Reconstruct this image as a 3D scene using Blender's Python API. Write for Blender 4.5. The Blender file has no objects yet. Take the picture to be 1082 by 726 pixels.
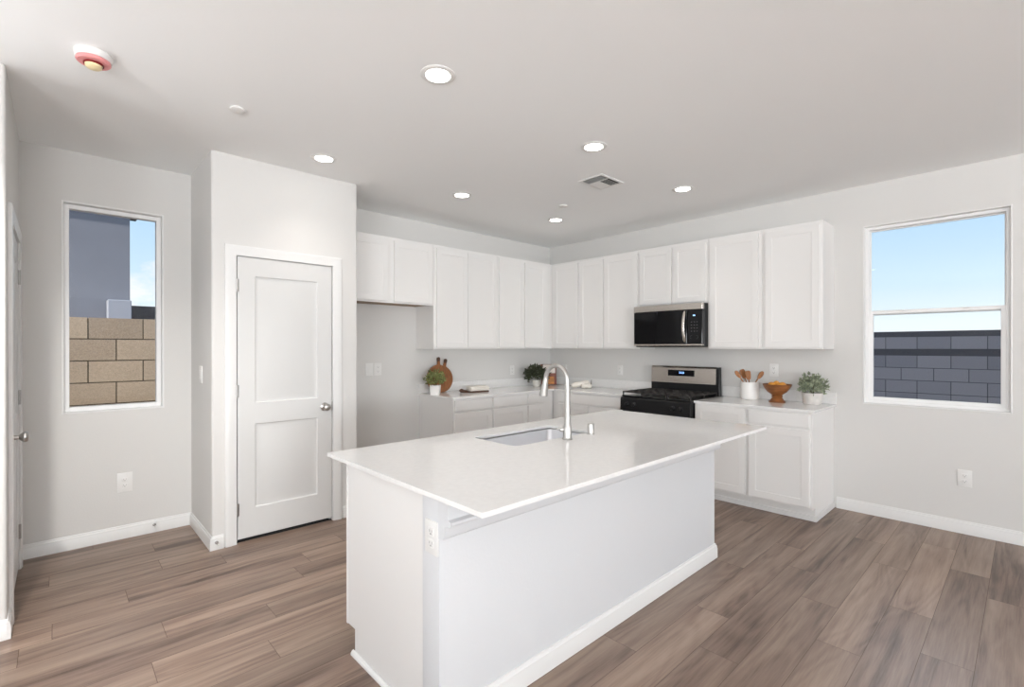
import bpy, bmesh, math, random
from mathutils import Vector, Matrix
random.seed(7)
SC = bpy.context.scene
COL = SC.collection
PI = math.pi
R = math.radians

# ------------------------------------------------------------------ camera
FPX = 512.69; YAW = 0.7541; PITCH = -0.0018; ROLL = -0.0007
CAM = Vector((-4.9276, -4.4824, 1.3915))
fw = Vector((math.sin(YAW), math.cos(YAW), 0)); rt = Vector((math.cos(YAW), -math.sin(YAW), 0)); up = Vector((0, 0, 1))
fw, up = fw*math.cos(PITCH)+up*math.sin(PITCH), up*math.cos(PITCH)-fw*math.sin(PITCH)
rt, up = rt*math.cos(ROLL)+up*math.sin(ROLL), up*math.cos(ROLL)-rt*math.sin(ROLL)
cd = bpy.data.cameras.new('camera'); cam = bpy.data.objects.new('camera', cd); COL.objects.link(cam)
m = Matrix((rt, up, -fw)).transposed().to_4x4(); m.translation = CAM
cam.matrix_world = m
cd.sensor_width = 36; cd.lens = FPX/1082*36; cd.shift_y = 4.745/1082; cd.clip_start = 0.02
SC.camera = cam
SC.view_settings.view_transform = 'Standard'; SC.view_settings.look = 'None'
SC.view_settings.gamma = 1; SC.view_settings.use_curve_mapping = False
SC.view_settings.exposure = 0.20
SC.cycles.max_bounces = 14; SC.cycles.diffuse_bounces = 8; SC.cycles.glossy_bounces = 5
SC.cycles.transparent_max_bounces = 12; SC.cycles.caustics_reflective = False; SC.cycles.caustics_refractive = False
SC.cycles.sample_clamp_indirect = 4

# ------------------------------------------------------------------ sky
W = bpy.data.worlds.new('sky'); SC.world = W; W.use_nodes = True
nt = W.node_tree; nt.nodes.clear()
def N(t, typ, **k):
    n = t.nodes.new(typ)
    for a, b in k.items(): setattr(n, a, b)
    return n
out = N(nt, 'ShaderNodeOutputWorld'); bg = N(nt, 'ShaderNodeBackground'); nt.links.new(bg.outputs[0], out.inputs[0])
tc = N(nt, 'ShaderNodeTexCoord'); sep = N(nt, 'ShaderNodeSeparateXYZ'); nt.links.new(tc.outputs['Generated'], sep.inputs[0])
ramp = N(nt, 'ShaderNodeValToRGB'); nt.links.new(sep.outputs[2], ramp.inputs[0])
cr = ramp.color_ramp; cr.elements[0].position = 0.0; cr.elements[0].color = (.90, .94, .97, 1)
cr.elements[1].position = 0.8; cr.elements[1].color = (.42, .55, .74, 1)
for p_, c_ in ((.04, (.84, .92, .97, 1)), (.10, (.64, .81, .95, 1)), (.17, (.54, .74, .925, 1)), (.30, (.38, .62, .90, 1))):
    e = cr.elements.new(p_); e.color = c_
mp = N(nt, 'ShaderNodeMapping'); mp.inputs['Scale'].default_value = (2.2, 2.2, 4.2); nt.links.new(tc.outputs['Generated'], mp.inputs[0])
nz = N(nt, 'ShaderNodeTexNoise'); nz.inputs['Scale'].default_value = 3.2; nz.inputs['Detail'].default_value = 9; nz.inputs['Roughness'].default_value = .6
nt.links.new(mp.outputs[0], nz.inputs['Vector'])
# cumulus banks stand over the horizon to the north-west, clear sky to the east
az = N(nt, 'ShaderNodeMath', operation='SUBTRACT'); nt.links.new(sep.outputs[1], az.inputs[0]); nt.links.new(sep.outputs[0], az.inputs[1])
azr = N(nt, 'ShaderNodeMapRange'); azr.inputs['From Min'].default_value = .2; azr.inputs['From Max'].default_value = .9
azr.inputs['To Min'].default_value = -.32; azr.inputs['To Max'].default_value = .105; nt.links.new(az.outputs[0], azr.inputs[0])
hz = N(nt, 'ShaderNodeMapRange'); hz.inputs['From Min'].default_value = .05; hz.inputs['From Max'].default_value = .32
hz.inputs['To Min'].default_value = .06; hz.inputs['To Max'].default_value = -.2; nt.links.new(sep.outputs[2], hz.inputs[0])
a1 = N(nt, 'ShaderNodeMath', operation='ADD'); nt.links.new(nz.outputs[0], a1.inputs[0]); nt.links.new(azr.outputs[0], a1.inputs[1])
a2 = N(nt, 'ShaderNodeMath', operation='ADD'); nt.links.new(a1.outputs[0], a2.inputs[0]); nt.links.new(hz.outputs[0], a2.inputs[1])
c2 = N(nt, 'ShaderNodeMapRange'); c2.inputs['From Min'].default_value = .54; c2.inputs['From Max'].default_value = .66; nt.links.new(a2.outputs[0], c2.inputs[0])
mx = N(nt, 'ShaderNodeMix', data_type='RGBA'); nt.links.new(c2.outputs[0], mx.inputs[0]); nt.links.new(ramp.outputs[0], mx.inputs[6]); mx.inputs[7].default_value = (.88, .9, .93, 1)
nt.links.new(mx.outputs[2], bg.inputs[0]); 
zs = N(nt, 'ShaderNodeMapRange'); zs.inputs['From Min'].default_value = .30; zs.inputs['From Max'].default_value = .55
zs.inputs['To Min'].default_value = 1.0; zs.inputs['To Max'].default_value = 1.6    # sky strengthened overhead, above the window views, to add light indoors
nt.links.new(sep.outputs[2], zs.inputs[0]); nt.links.new(zs.outputs[0], bg.inputs[1])

# ------------------------------------------------------------------ lights
def light(name, typ, loc, rot, energy, color=(1, 1, 1), **k):
    d = bpy.data.lights.new(name, typ); d.energy = energy; d.color = color
    for a, b in k.items(): setattr(d, a, b)
    o = bpy.data.objects.new(name, d); o.location = loc; o.rotation_euler = rot; COL.objects.link(o); return o
sun = light('sun', 'SUN', (-12, -6, 9), (0, 0, 0), 5.5, (1, .94, .86), angle=R(1))
sun.rotation_euler = Vector((.95*math.cos(R(33)), .31*math.cos(R(33)), -math.sin(R(33)))).to_track_quat('-Z', 'Y').to_euler()
# added area lights for daylight at unseen openings behind and beside the camera
def aimed(name, loc, target, e, col, sx, sy):
    o = light(name, 'AREA', loc, (0, 0, 0), e, col, shape='RECTANGLE', size=sx, size_y=sy)
    o.rotation_euler = (Vector(target)-Vector(loc)).to_track_quat('-Z', 'Y').to_euler(); return o
light('daylight_patio', 'AREA', (-1.4, -12.83, 1.25), (R(150), 0, 0), 140, (.92, .96, 1), shape='RECTANGLE', size=1.9, size_y=2.2)
light('daylight_rear_window', 'AREA', (-6.5, -12.83, 1.3), (R(147), 0, 0), 540, (.93, .965, 1), shape='RECTANGLE', size=2.9, size_y=2.2)
light('daylight_great_room', 'AREA', (-8.33, -6.35, 1.4), (R(158), 0, R(-90)), 420, (.93, .965, 1), shape='RECTANGLE', size=3.2, size_y=1.9)
# added fill light round the left wall's corner, brightens ceiling and alcove
aimed('fill_hall_side', (-6.0, -1.24, 1.5), (-5.3, -3.0, 2.2), 16, (.95, .975, 1), 1.2, 1.3)
# added area light above the right-hand yard, brightens the floor by the window
aimed('fill_right_yard', (1.5, -4.1, 3.6), (-.6, -3.9, .8), 90, (.95, .975, 1), 1.6, 1.2)

# ------------------------------------------------------------------ materials
def lin(c):
    return tuple(((v/255)/12.92 if v/255 <= .04045 else ((v/255+.055)/1.055)**2.4) for v in c) + (1,)
def mat(name, col, rough=.5, metal=0, spec=.5, bump=0, bscale=200, var=0, vscale=6, coat=0, emit=None, estr=0, stretch=None):
    m = bpy.data.materials.new(name); m.use_nodes = True; t = m.node_tree; b = t.nodes['Principled BSDF']
    b.inputs['Base Color'].default_value = col if len(col) == 4 else (*col, 1)
    b.inputs['Roughness'].default_value = rough; b.inputs['Metallic'].default_value = metal
    b.inputs['Specular IOR Level'].default_value = spec; b.inputs['Coat Weight'].default_value = coat
    if emit: b.inputs['Emission Color'].default_value = (*emit, 1); b.inputs['Emission Strength'].default_value = estr
    tc = N(t, 'ShaderNodeTexCoord'); mp = N(t, 'ShaderNodeMapping'); t.links.new(tc.outputs['Object'], mp.inputs[0])
    if stretch: mp.inputs['Scale'].default_value = stretch
    if bump:
        n = N(t, 'ShaderNodeTexNoise'); n.inputs['Scale'].default_value = bscale; n.inputs['Detail'].default_value = 3
        t.links.new(mp.outputs[0], n.inputs['Vector'])
        bp = N(t, 'ShaderNodeBump'); bp.inputs['Strength'].default_value = bump; bp.inputs['Distance'].default_value = .002
        t.links.new(n.outputs[0], bp.inputs['Height']); t.links.new(bp.outputs[0], b.inputs['Normal'])
    if var:
        n = N(t, 'ShaderNodeTexNoise'); n.inputs['Scale'].default_value = vscale; n.inputs['Detail'].default_value = 6
        t.links.new(mp.outputs[0], n.inputs['Vector'])
        r = N(t, 'ShaderNodeMapRange'); r.inputs['From Min'].default_value = .3; r.inputs['From Max'].default_value = .7
        r.inputs['To Min'].default_value = 1-var; r.inputs['To Max'].default_value = 1+var; t.links.new(n.outputs[0], r.inputs[0])
        mu = N(t, 'ShaderNodeMix', data_type='RGBA', blend_type='MULTIPLY'); mu.inputs[0].default_value = 1
        mu.inputs[6].default_value = b.inputs['Base Color'].default_value; t.links.new(r.outputs[0], mu.inputs[7])
        t.links.new(mu.outputs[2], b.inputs['Base Color'])
    return m
M = {}
M['wall'] = mat('wall_paint', (.665, .657, .64), .75, spec=.3, bump=.25, bscale=90)
M['ceil'] = mat('ceiling_paint', (.90, .91, .91), .85, spec=.2, bump=.2, bscale=90)
M['trim'] = mat('trim_paint', (.745, .745, .735), .35, bump=.04, bscale=60)
M['cab'] = mat('cabinet_lacquer', (.77, .762, .748), .38, bump=.03, bscale=50)
M['door'] = mat('door_paint', (.65, .65, .64), .4, bump=.04, bscale=60)
M['knee'] = mat('island_drywall_paint', (.645, .655, .67), .65, spec=.3, bump=.2, bscale=90)
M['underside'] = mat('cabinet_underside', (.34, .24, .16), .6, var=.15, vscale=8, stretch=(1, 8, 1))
M['quartz'] = mat('white_quartz', (.79, .785, .775), .09, spec=.5, var=.025, vscale=40)
M['plastic'] = mat('white_plastic', (.77, .765, .75), .35, bump=.02)
M['slot2'] = mat('keypad_print', (.16, .16, .165), .5, bump=.02)
M['slot'] = mat('dark_slot', (.30, .30, .29), .6, bump=.02)
M['nickel'] = mat('satin_nickel', (.50, .48, .46), .28, metal=1, bump=.05, bscale=400)
M['hinge'] = mat('hinge_nickel', (.40, .385, .37), .35, metal=1, bump=.05, bscale=400)
M['steel'] = mat('brushed_stainless', (.62, .575, .53), .27, metal=1, bump=.25, bscale=60, stretch=(1, 40, 40))
M['sinksteel'] = mat('sink_stainless', (.76, .77, .80), .38, metal=1, bump=.15, bscale=60, stretch=(1, 30, 1))
M['chrome'] = mat('faucet_nickel', (.50, .485, .465), .36, metal=1, bump=.03, bscale=300)
M['black'] = mat('black_enamel', (.010, .010, .011), .28, spec=.3, bump=.02)
M['blackglass'] = mat('black_glass', (.006, .006, .007), .06, spec=.22, bump=.002)
M['panelblack'] = mat('control_panel_black', (.008, .008, .009), .35, spec=.25, bump=.01)
M['iron'] = mat('cast_iron', (.028, .025, .023), .6, bump=.4, bscale=300)
M['blue'] = mat('clock_segments', (.2, .4, .9), .4, emit=(.35, .65, 1), estr=2.0)
M['lens'] = mat('lamp_lens', (1, 1, 1), .4, emit=(1, .965, .91), estr=14)
M['vinyl'] = mat('window_vinyl', (.85, .85, .845), .4)
M['walnut'] = mat('board_wood', lin((138, 88, 50)), .5, var=.35, vscale=9, stretch=(10, 10, 1.4))
M['darkwood'] = mat('dark_wood', lin((78, 52, 38)), .5, var=.3, vscale=9, stretch=(6, 6, 1))
M['spoonwood'] = mat('spoon_wood', lin((142, 92, 50)), .55, var=.25, vscale=20, stretch=(5, 5, 1))
M['bowlwood'] = mat('bowl_wood', lin((128, 78, 38)), .42, var=.3, vscale=14, stretch=(1, 1, 5))
M['orange'] = mat('orange_peel', lin((226, 158, 62)), .5, bump=.5, bscale=240, var=.12, vscale=12)
M['ceramic'] = mat('white_ceramic', (.84, .83, .81), .3, bump=.03)
M['whitewash'] = mat('ribbed_pot_glaze', (.66, .63, .60), .55, var=.12, vscale=20)
M['greypot'] = mat('pale_pot', (.62, .60, .55), .5, var=.08, vscale=20)
M['linen'] = mat('cream_linen', (.80, .765, .70), .9, spec=.2, bump=.9, bscale=500)
M['darkcloth'] = mat('dark_strap', (.06, .045, .035), .7, bump=.3)
M['leaf1'] = mat('green_leaves', lin((126, 132, 78)), .55, var=.6, vscale=30)
M['leaf2'] = mat('dark_green_leaves', lin((58, 64, 42)), .55, var=.4, vscale=30)
M['leaf3'] = mat('silver_green_leaves', lin((142, 150, 126)), .6, var=.55, vscale=38)
M['stem'] = mat('plant_stem', lin((90, 84, 50)), .6, var=.2)
M['soil'] = mat('potting_soil', (.05, .035, .025), .95, bump=.8, bscale=200)
M['paper'] = mat('cream_cover', (.74, .68, .62), .6, var=.06, vscale=20)
M['foodprint'] = mat('printed_cover', lin((176, 112, 42)), .5, var=.45, vscale=22)
M['redbrown'] = mat('redbrown_cover', lin((112, 52, 34)), .5, var=.2, vscale=14)
M['pinkred'] = mat('red_dust_cover', lin((222, 146, 146)), .35, var=.05)
M['deepred'] = mat('deep_red_rim', lin((120, 12, 14)), .4, bump=.02)
M['creamlens'] = mat('cream_sensor', lin((232, 214, 170)), .4, var=.04)
M['darkvent'] = mat('duct_dark', (.05, .047, .043), .9, bump=.1)
M['darksheet'] = mat('dark_sheet', (.02, .017, .015), .9, bump=.1)
M['dirt'] = mat('desert_ground', (.40, .32, .25), .95, bump=.6, bscale=30, var=.15, vscale=2)

def glass():
    m = bpy.data.materials.new('window_glass'); m.use_nodes = True; t = m.node_tree; t.nodes.clear()
    o = N(t, 'ShaderNodeOutputMaterial'); tr = N(t, 'ShaderNodeBsdfTransparent'); gl = N(t, 'ShaderNodeBsdfGlossy'); gl.inputs['Roughness'].default_value = 0
    tr.inputs[0].default_value = (.975, .985, .985, 1)
    fr = N(t, 'ShaderNodeFresnel'); fr.inputs[0].default_value = 1.33; mi = N(t, 'ShaderNodeMixShader')
    t.links.new(fr.outputs[0], mi.inputs[0]); t.links.new(tr.outputs[0], mi.inputs[1]); t.links.new(gl.outputs[0], mi.inputs[2]); t.links.new(mi.outputs[0], o.inputs[0])
    return m
M['glass'] = glass()

def wood_floor():
    m = bpy.data.materials.new('vinyl_plank_oak'); m.use_nodes = True; t = m.node_tree; b = t.nodes['Principled BSDF']; L = t.links.new
    uv = N(t, 'ShaderNodeUVMap', uv_map='plank'); at = N(t, 'ShaderNodeAttribute', attribute_name='tone')
    sp = N(t, 'ShaderNodeSeparateColor'); L(at.outputs['Color'], sp.inputs[0])
    # per plank offset so that the figure of the grain differs from plank to plank
    off = N(t, 'ShaderNodeCombineXYZ'); o1 = N(t, 'ShaderNodeMath', operation='MULTIPLY'); o1.inputs[1].default_value = 37; L(sp.outputs[1], o1.inputs[0])
    o2 = N(t, 'ShaderNodeMath', operation='MULTIPLY'); o2.inputs[1].default_value = 53; L(sp.outputs[2], o2.inputs[0])
    L(o1.outputs[0], off.inputs[0]); L(o2.outputs[0], off.inputs[1])
    ad = N(t, 'ShaderNodeVectorMath', operation='ADD'); L(uv.outputs[0], ad.inputs[0]); L(off.outputs[0], ad.inputs[1])
    def noise(sx, sy, det, ro, dist=0):
        mp = N(t, 'ShaderNodeMapping'); mp.inputs['Scale'].default_value = (sx, sy, 1); L(ad.outputs[0], mp.inputs[0])
        n = N(t, 'ShaderNodeTexNoise'); n.inputs['Scale'].default_value = 1; n.inputs['Detail'].default_value = det; n.inputs['Roughness'].default_value = ro
        n.inputs['Distortion'].default_value = dist
        L(mp.outputs[0], n.inputs['Vector']); return n
    broad = noise(.55, 7, 3, .5, .35); mid = noise(1.2, 26, 4, .55, .6); fine = noise(7, 150, 3, .6, .2); rg = noise(.55, 4.2, 2, .5, .5)
    # cathedral figure: contour lines of a stretched noise
    k1 = N(t, 'ShaderNodeMath', operation='MULTIPLY'); k1.inputs[1].default_value = 75; L(rg.outputs[0], k1.inputs[0])
    k2 = N(t, 'ShaderNodeMath', operation='SINE'); L(k1.outputs[0], k2.inputs[0])
    k3 = N(t, 'ShaderNodeMapRange'); k3.inputs['From Min'].default_value = -1; L(k2.outputs[0], k3.inputs[0])
    def mix(a, bb, f):
        q = N(t, 'ShaderNodeMix', data_type='FLOAT'); q.inputs[0].default_value = f; L(a, q.inputs[2]); L(bb, q.inputs[3]); return q.outputs[0]
    s = mix(mix(mix(broad.outputs[0], mid.outputs[0], .38), fine.outputs[0], .16), k3.outputs[0], .045)
    rp = N(t, 'ShaderNodeValToRGB'); L(s, rp.inputs[0]); c = rp.color_ramp
    c.elements[0].position = .36; c.elements[0].color = lin((84, 66, 56)); c.elements[1].position = .62; c.elements[1].color = lin((154, 133, 117))
    q = c.elements.new(.47); q.color = lin((126, 105, 92))
    tone = N(t, 'ShaderNodeMapRange'); tone.inputs['To Min'].default_value = .86; tone.inputs['To Max'].default_value = 1.14; L(sp.outputs[0], tone.inputs[0])
    mu = N(t, 'ShaderNodeMix', data_type='RGBA', blend_type='MULTIPLY'); mu.inputs[0].default_value = 1; L(rp.outputs[0], mu.inputs[6]); L(tone.outputs[0], mu.inputs[7])
    L(mu.outputs[2], b.inputs['Base Color'])
    rr = N(t, 'ShaderNodeMapRange'); rr.inputs['To Min'].default_value = .44; rr.inputs['To Max'].default_value = .30; L(s, rr.inputs[0]); L(rr.outputs[0], b.inputs['Roughness'])
    b.inputs['Specular IOR Level'].default_value = .45
    bp = N(t, 'ShaderNodeBump'); bp.inputs['Strength'].default_value = .25; bp.inputs['Distance'].default_value = .001; L(s, bp.inputs['Height']); L(bp.outputs[0], b.inputs['Normal'])
    return m
M['floor'] = wood_floor()
M['seam'] = mat('plank_seam', lin((86, 70, 60)), .7, bump=.02)

def block_mat(name, c1, c2, mortar):
    m = bpy.data.materials.new(name); m.use_nodes = True; t = m.node_tree; b = t.nodes['Principled BSDF']; L = t.links.new
    tc = N(t, 'ShaderNodeTexCoord'); n = N(t, 'ShaderNodeTexNoise'); n.inputs['Scale'].default_value = 90; n.inputs['Detail'].default_value = 5
    at = N(t, 'ShaderNodeAttribute', attribute_name='tone'); L(tc.outputs['Object'], n.inputs['Vector'])
    sp = N(t, 'ShaderNodeSeparateColor'); L(at.outputs['Color'], sp.inputs[0])
    mi = N(t, 'ShaderNodeMix', data_type='RGBA'); L(sp.outputs[0], mi.inputs[0]); mi.inputs[6].default_value = c1; mi.inputs[7].default_value = c2
    r = N(t, 'ShaderNodeMapRange'); r.inputs['To Min'].default_value = .7; r.inputs['To Max'].default_value = 1.3; L(n.outputs[0], r.inputs[0])
    mu = N(t, 'ShaderNodeMix', data_type='RGBA', blend_type='MULTIPLY'); mu.inputs[0].default_value = 1; L(mi.outputs[2], mu.inputs[6]); L(r.outputs[0], mu.inputs[7])
    L(mu.outputs[2], b.inputs['Base Color']); b.inputs['Roughness'].default_value = .95
    bp = N(t, 'ShaderNodeBump'); bp.inputs['Strength'].default_value = .6; bp.inputs['Distance'].default_value = .003; L(n.outputs[0], bp.inputs['Height']); L(bp.outputs[0], b.inputs['Normal'])
    return m
M['tanblock'] = block_mat('tan_block', lin((168, 150, 130)), lin((150, 133, 115)), None)
M['greyblock'] = block_mat('grey_block', lin((150, 144, 148)), lin((130, 126, 132)), None)
M['tanmortar'] = mat('tan_mortar', lin((92, 80, 66)), .95, bump=.5)
M['greymortar'] = mat('grey_mortar', lin((74, 72, 78)), .95, bump=.5)
M['stucco'] = mat('slate_stucco', lin((116, 118, 128)), .95, bump=.9, bscale=60, var=.05, vscale=3)
M['palestucco'] = mat('pale_stucco', lin((150, 152, 162)), .95, bump=.6, bscale=60)
M['roof'] = mat('dark_roof', lin((52, 50, 58)), .9, bump=.5, bscale=30, var=.2, vscale=10)

# ------------------------------------------------------------------ mesh helpers
class MB:
    def __init__(s): s.bm = bmesh.new(); s.mi = 0
    def face(s, vs, mi=None):
        try: f = s.bm.faces.new(vs)
        except ValueError: return None
        f.material_index = s.mi if mi is None else mi
        return f
    def box(s, x0, x1, y0, y1, z0, z1, bev=0, seg=1, mi=None):
        v = [s.bm.verts.new(p) for p in ((x0,y0,z0),(x1,y0,z0),(x1,y1,z0),(x0,y1,z0),(x0,y0,z1),(x1,y0,z1),(x1,y1,z1),(x0,y1,z1))]
        fs = [s.face([v[i] for i in q], mi) for q in ((3,2,1,0),(4,5,6,7),(0,1,5,4),(1,2,6,5),(2,3,7,6),(3,0,4,7))]
        if bev:
            es = list({e for f in fs for e in f.edges})
            bmesh.ops.bevel(s.bm, geom=es, offset=bev, segments=seg, affect='EDGES', profile=.6)
        return s
    def prism(s, poly, axis, a, b):   # polygon in the two other axes, extruded along axis
        def P(p, t):
            return {'x': (t, p[0], p[1]), 'y': (p[0], t, p[1]), 'z': (p[0], p[1], t)}[axis]
        A = [s.bm.verts.new(P(p, a)) for p in poly]; B = [s.bm.verts.new(P(p, b)) for p in poly]
        s.face(A[::-1]); s.face(B)
        n = len(poly)
        for i in range(n): s.face((A[i], A[(i+1) % n], B[(i+1) % n], B[i]))
        return s
    def lathe(s, prof, n=32, c=(0,0,0), cap0=True, cap1=True, rx=1, mi=None, ribs=0, ribamp=0):
        rings = []
        for r, z in prof:
            rings.append([s.bm.verts.new((c[0]+r*rx*math.cos(2*PI*i/n)*(1+(ribamp*math.cos(ribs*2*PI*i/n) if ribs else 0)),
                                          c[1]+r*math.sin(2*PI*i/n)*(1+(ribamp*math.cos(ribs*2*PI*i/n) if ribs else 0)), c[2]+z)) for i in range(n)])
        for a, b in zip(rings, rings[1:]):
            for i in range(n): s.face((a[i], a[(i+1) % n], b[(i+1) % n], b[i]), mi)
        if cap0: s.face(rings[0][::-1], mi)
        if cap1: s.face(rings[-1], mi)
        return s
    def tube(s, pts, rad, n=14, caps=True, mi=None):
        pts = [Vector(p) for p in pts]
        if not hasattr(rad, '__len__'): rad = [rad]*len(pts)
        rings = []; prev = None
        for i, p in enumerate(pts):
            t = (pts[min(i+1, len(pts)-1)]-pts[max(i-1, 0)]).normalized()
            if prev is None:
                u = t.orthogonal().normalized()
            else:
                u = (prev - t*prev.dot(t)).normalized()
            w = t.cross(u); prev = u
            rings.append([s.bm.verts.new(p+(u*math.cos(2*PI*k/n)+w*math.sin(2*PI*k/n))*rad[i]) for k in range(n)])
        for a, b in zip(rings, rings[1:]):
            for i in range(n): s.face((a[i], a[(i+1) % n], b[(i+1) % n], b[i]), mi)
        if caps: s.face(rings[0][::-1], mi); s.face(rings[-1], mi)
        return s
    def slab(s, x0, x1, z0, z1, yf, yb, holes=(), steps=(), bev=.0015):
        """door or drawer slab, front towards -y at yf, with recessed panels in the front"""
        bm = s.bm
        b = bev
        X = sorted({x0+b, x1-b, *[h[i] for h in holes for i in (0, 1)]}); Z = sorted({z0+b, z1-b, *[h[i] for h in holes for i in (2, 3)]})
        def q(a, bb, c, d, ya=yf):
            s.face([bm.verts.new(p) for p in ((a, ya, c), (bb, ya, c), (bb, ya, d), (a, ya, d))])
        for i in range(len(X)-1):
            for j in range(len(Z)-1):
                cx, cz = (X[i]+X[i+1])/2, (Z[j]+Z[j+1])/2
                if any(h[0] < cx < h[1] and h[2] < cz < h[3] for h in holes): continue
                q(X[i], X[i+1], Z[j], Z[j+1])
        def ring(r0, ya, r1, yb_):
            c0 = [(r0[0], ya, r0[2]), (r0[1], ya, r0[2]), (r0[1], ya, r0[3]), (r0[0], ya, r0[3])]
            c1 = [(r1[0], yb_, r1[2]), (r1[1], yb_, r1[2]), (r1[1], yb_, r1[3]), (r1[0], yb_, r1[3])]
            for i in range(4):
                k = (i+1) % 4
                s.face([bm.verts.new(p) for p in (c0[i], c0[k], c1[k], c1[i])])
        for h in holes:
            r0 = h; y = yf
            for ins, dy in steps:
                r1 = (h[0]+ins, h[1]-ins, h[2]+ins, h[3]-ins); ring(r0, y, r1, yf+dy); r0 = r1; y = yf+dy
            q(*r0, ya=y)
        full = (x0, x1, z0, z1); inn = (x0+b, x1-b, z0+b, z1-b)
        ring(full, yf+b, inn, yf) if b else None
        ring(full, yb, full, yf+b)
        s.face([bm.verts.new(p) for p in ((x0, yb, z0), (x0, yb, z1), (x1, yb, z1), (x1, yb, z0))])
        bmesh.ops.remove_doubles(bm, verts=bm.verts, dist=1e-6)
        return s
    def xf(s, mtx, since=0):
        bm = s.bm; bm.verts.ensure_lookup_table(); bmesh.ops.transform(bm, matrix=mtx, verts=bm.verts[since:]); return s
    def build(s, name, mats, parent=None, loc=None, sharp=35, recalc=True, smooth=True):
        bm = s.bm
        if recalc: bmesh.ops.recalc_face_normals(bm, faces=bm.faces)
        if smooth:
            for f in bm.faces: f.smooth = True
            for e in bm.edges:
                if len(e.link_faces) == 2 and e.calc_face_angle(0) > R(sharp): e.smooth = False
        me = bpy.data.meshes.new(name); bm.to_mesh(me); bm.free()
        for mm in (mats if isinstance(mats, (list, tuple)) else [mats]): me.materials.append(M[mm] if isinstance(mm, str) else mm)
        o = bpy.data.objects.new(name, me); COL.objects.link(o)
        if parent: o.parent = parent
        if loc: o.location = loc
        return o
def tag(o, label, cat, group=None):
    o['label'] = label; o['category'] = cat
    if group: o['group'] = group
    return o
def empty(name, loc, rz=0, label=None, cat=None, group=None):
    o = bpy.data.objects.new(name, None); o.empty_display_size = .05; COL.objects.link(o)
    o.location = loc; o.rotation_euler = (0, 0, rz)
    if label: tag(o, label, cat, group)
    return o
def struct(o): o['kind'] = 'structure'; return o
def copy_tree(o, parent=None):
    c = o.copy(); COL.objects.link(c); c.parent = parent
    for ch in list(o.children): copy_tree(ch, c)
    return c

# key dimensions (metres)
H = 2.743
PX0, PX1, PY = -4.153, -3.098, -.653      # pantry box
WY = .033                                 # wall with the narrow window
LX = -5.102                               # wall with the hall door
LY = -1.14                                # its free end
T = .12
CT = .896                                 # counter top height

# ------------------------------------------------------------------ floor (individual planks inside one mesh)
def build_floor():
    bm = bmesh.new(); uvl = bm.loops.layers.uv.new('plank'); cl = bm.loops.layers.color.new('tone')
    w = .178; x_min, x_max, y_min, y_max = -8.4, 0.02, -12.9, .05
    rnd = random.Random(11)
    known = {}                        # butt joints read along a few rows
    for y, x in ((-3.54, -2.75), (-3.37, -2.417), (-3.7, -1.9), (-3.87, -2.295), (-4.06, -1.665), (-4.23, -2.067), (-3.17, -1.78), (-1.54, -4.542), (-1.18, -4.945), (-2.05, -4.197)):
        known[int(math.floor((y+4.325)/w))] = x
    k0 = int(math.floor((y_min+4.325)/w)); k1 = int(math.ceil((y_max+4.325)/w))
    prev = None
    for k in range(k0, k1):
        ya, yb = -4.325+k*w, -4.325+(k+1)*w
        Lp = 1.22; st = known.get(k)
        while st is None or (prev is not None and k not in known and min((st-prev) % Lp, (prev-st) % Lp) < .22): st = rnd.uniform(0, Lp)
        prev = st; x = st - math.ceil((st-x_min)/Lp)*Lp
        while x < x_max:
            a, b = max(x, x_min), min(x+Lp, x_max); c, d = max(ya, y_min), min(yb, y_max)
            if b > a and d > c:
                g = .0009
                f = bm.faces.new([bm.verts.new(p) for p in ((a+g, c+g, 0), (b-g, c+g, 0), (b-g, d-g, 0), (a+g, d-g, 0))])
                t = (rnd.random(), rnd.random(), rnd.random(), 1)
                for l in f.loops: l[uvl].uv = (l.vert.co.x-x, l.vert.co.y-ya); l[cl] = t
                f.material_index = 0
            x += Lp
    f = bm.faces.new([bm.verts.new(p) for p in ((x_min, y_min, -.002), (x_max, y_min, -.002), (x_max, y_max, -.002), (x_min, y_max, -.002))]); f.material_index = 1
    me = bpy.data.meshes.new('floor'); bm.to_mesh(me); bm.free(); me.materials.append(M['floor']); me.materials.append(M['seam'])
    o = bpy.data.objects.new('floor', me); COL.objects.link(o); return struct(o)
build_floor()
struct(MB().box(-8.5, T, -13, .2, H, H+.15).build('ceiling', 'ceil'))

def wall(name, axis, at0, at1, a0, a1, holes=(), m='wall', top=H):
    """wall along axis x or y between at0 and at1 in thickness, holes (a, b, z0, z1)"""
    mb = MB(); cuts = sorted({a0, a1, *[h[i] for h in holes for i in (0, 1)]})
    def bx(p, q, z0, z1):
        if z1-z0 < 1e-4: return
        (mb.box(p, q, at0, at1, z0, z1) if axis == 'x' else mb.box(at0, at1, p, q, z0, z1))
    for p, q in zip(cuts, cuts[1:]):
        z = 0
        for h in sorted([h for h in holes if h[0] < (p+q)/2 < h[1]], key=lambda h: h[2]): bx(p, q, z, h[2]); z = h[3]
        bx(p, q, z, top)
    return struct(mb.build(name, m, smooth=False))
WR = (-4.401, -3.536, .919, 2.395)      # right window opening (y0,y1,z0,z1)
WL = (-4.897, -4.333, .936, 2.395)      # left window opening (x0,x1,z0,z1)
DP = (-4.006, -3.304, 0, 2.046)         # pantry door opening
DL = (-.93, -.15, 0, 2.05)              # hall door opening
wall('wall_back', 'x', 0, T, PX1-.1, T)
wall('wall_right', 'y', 0, T, -13, 0, [WR])
wall('wall_window', 'x', WY, WY+.14, LX-T, PX0+.1, [WL])
wall('wall_pantry_front', 'x', PY, PY+.115, PX0+.1, PX1-.1, [DP])
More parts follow.
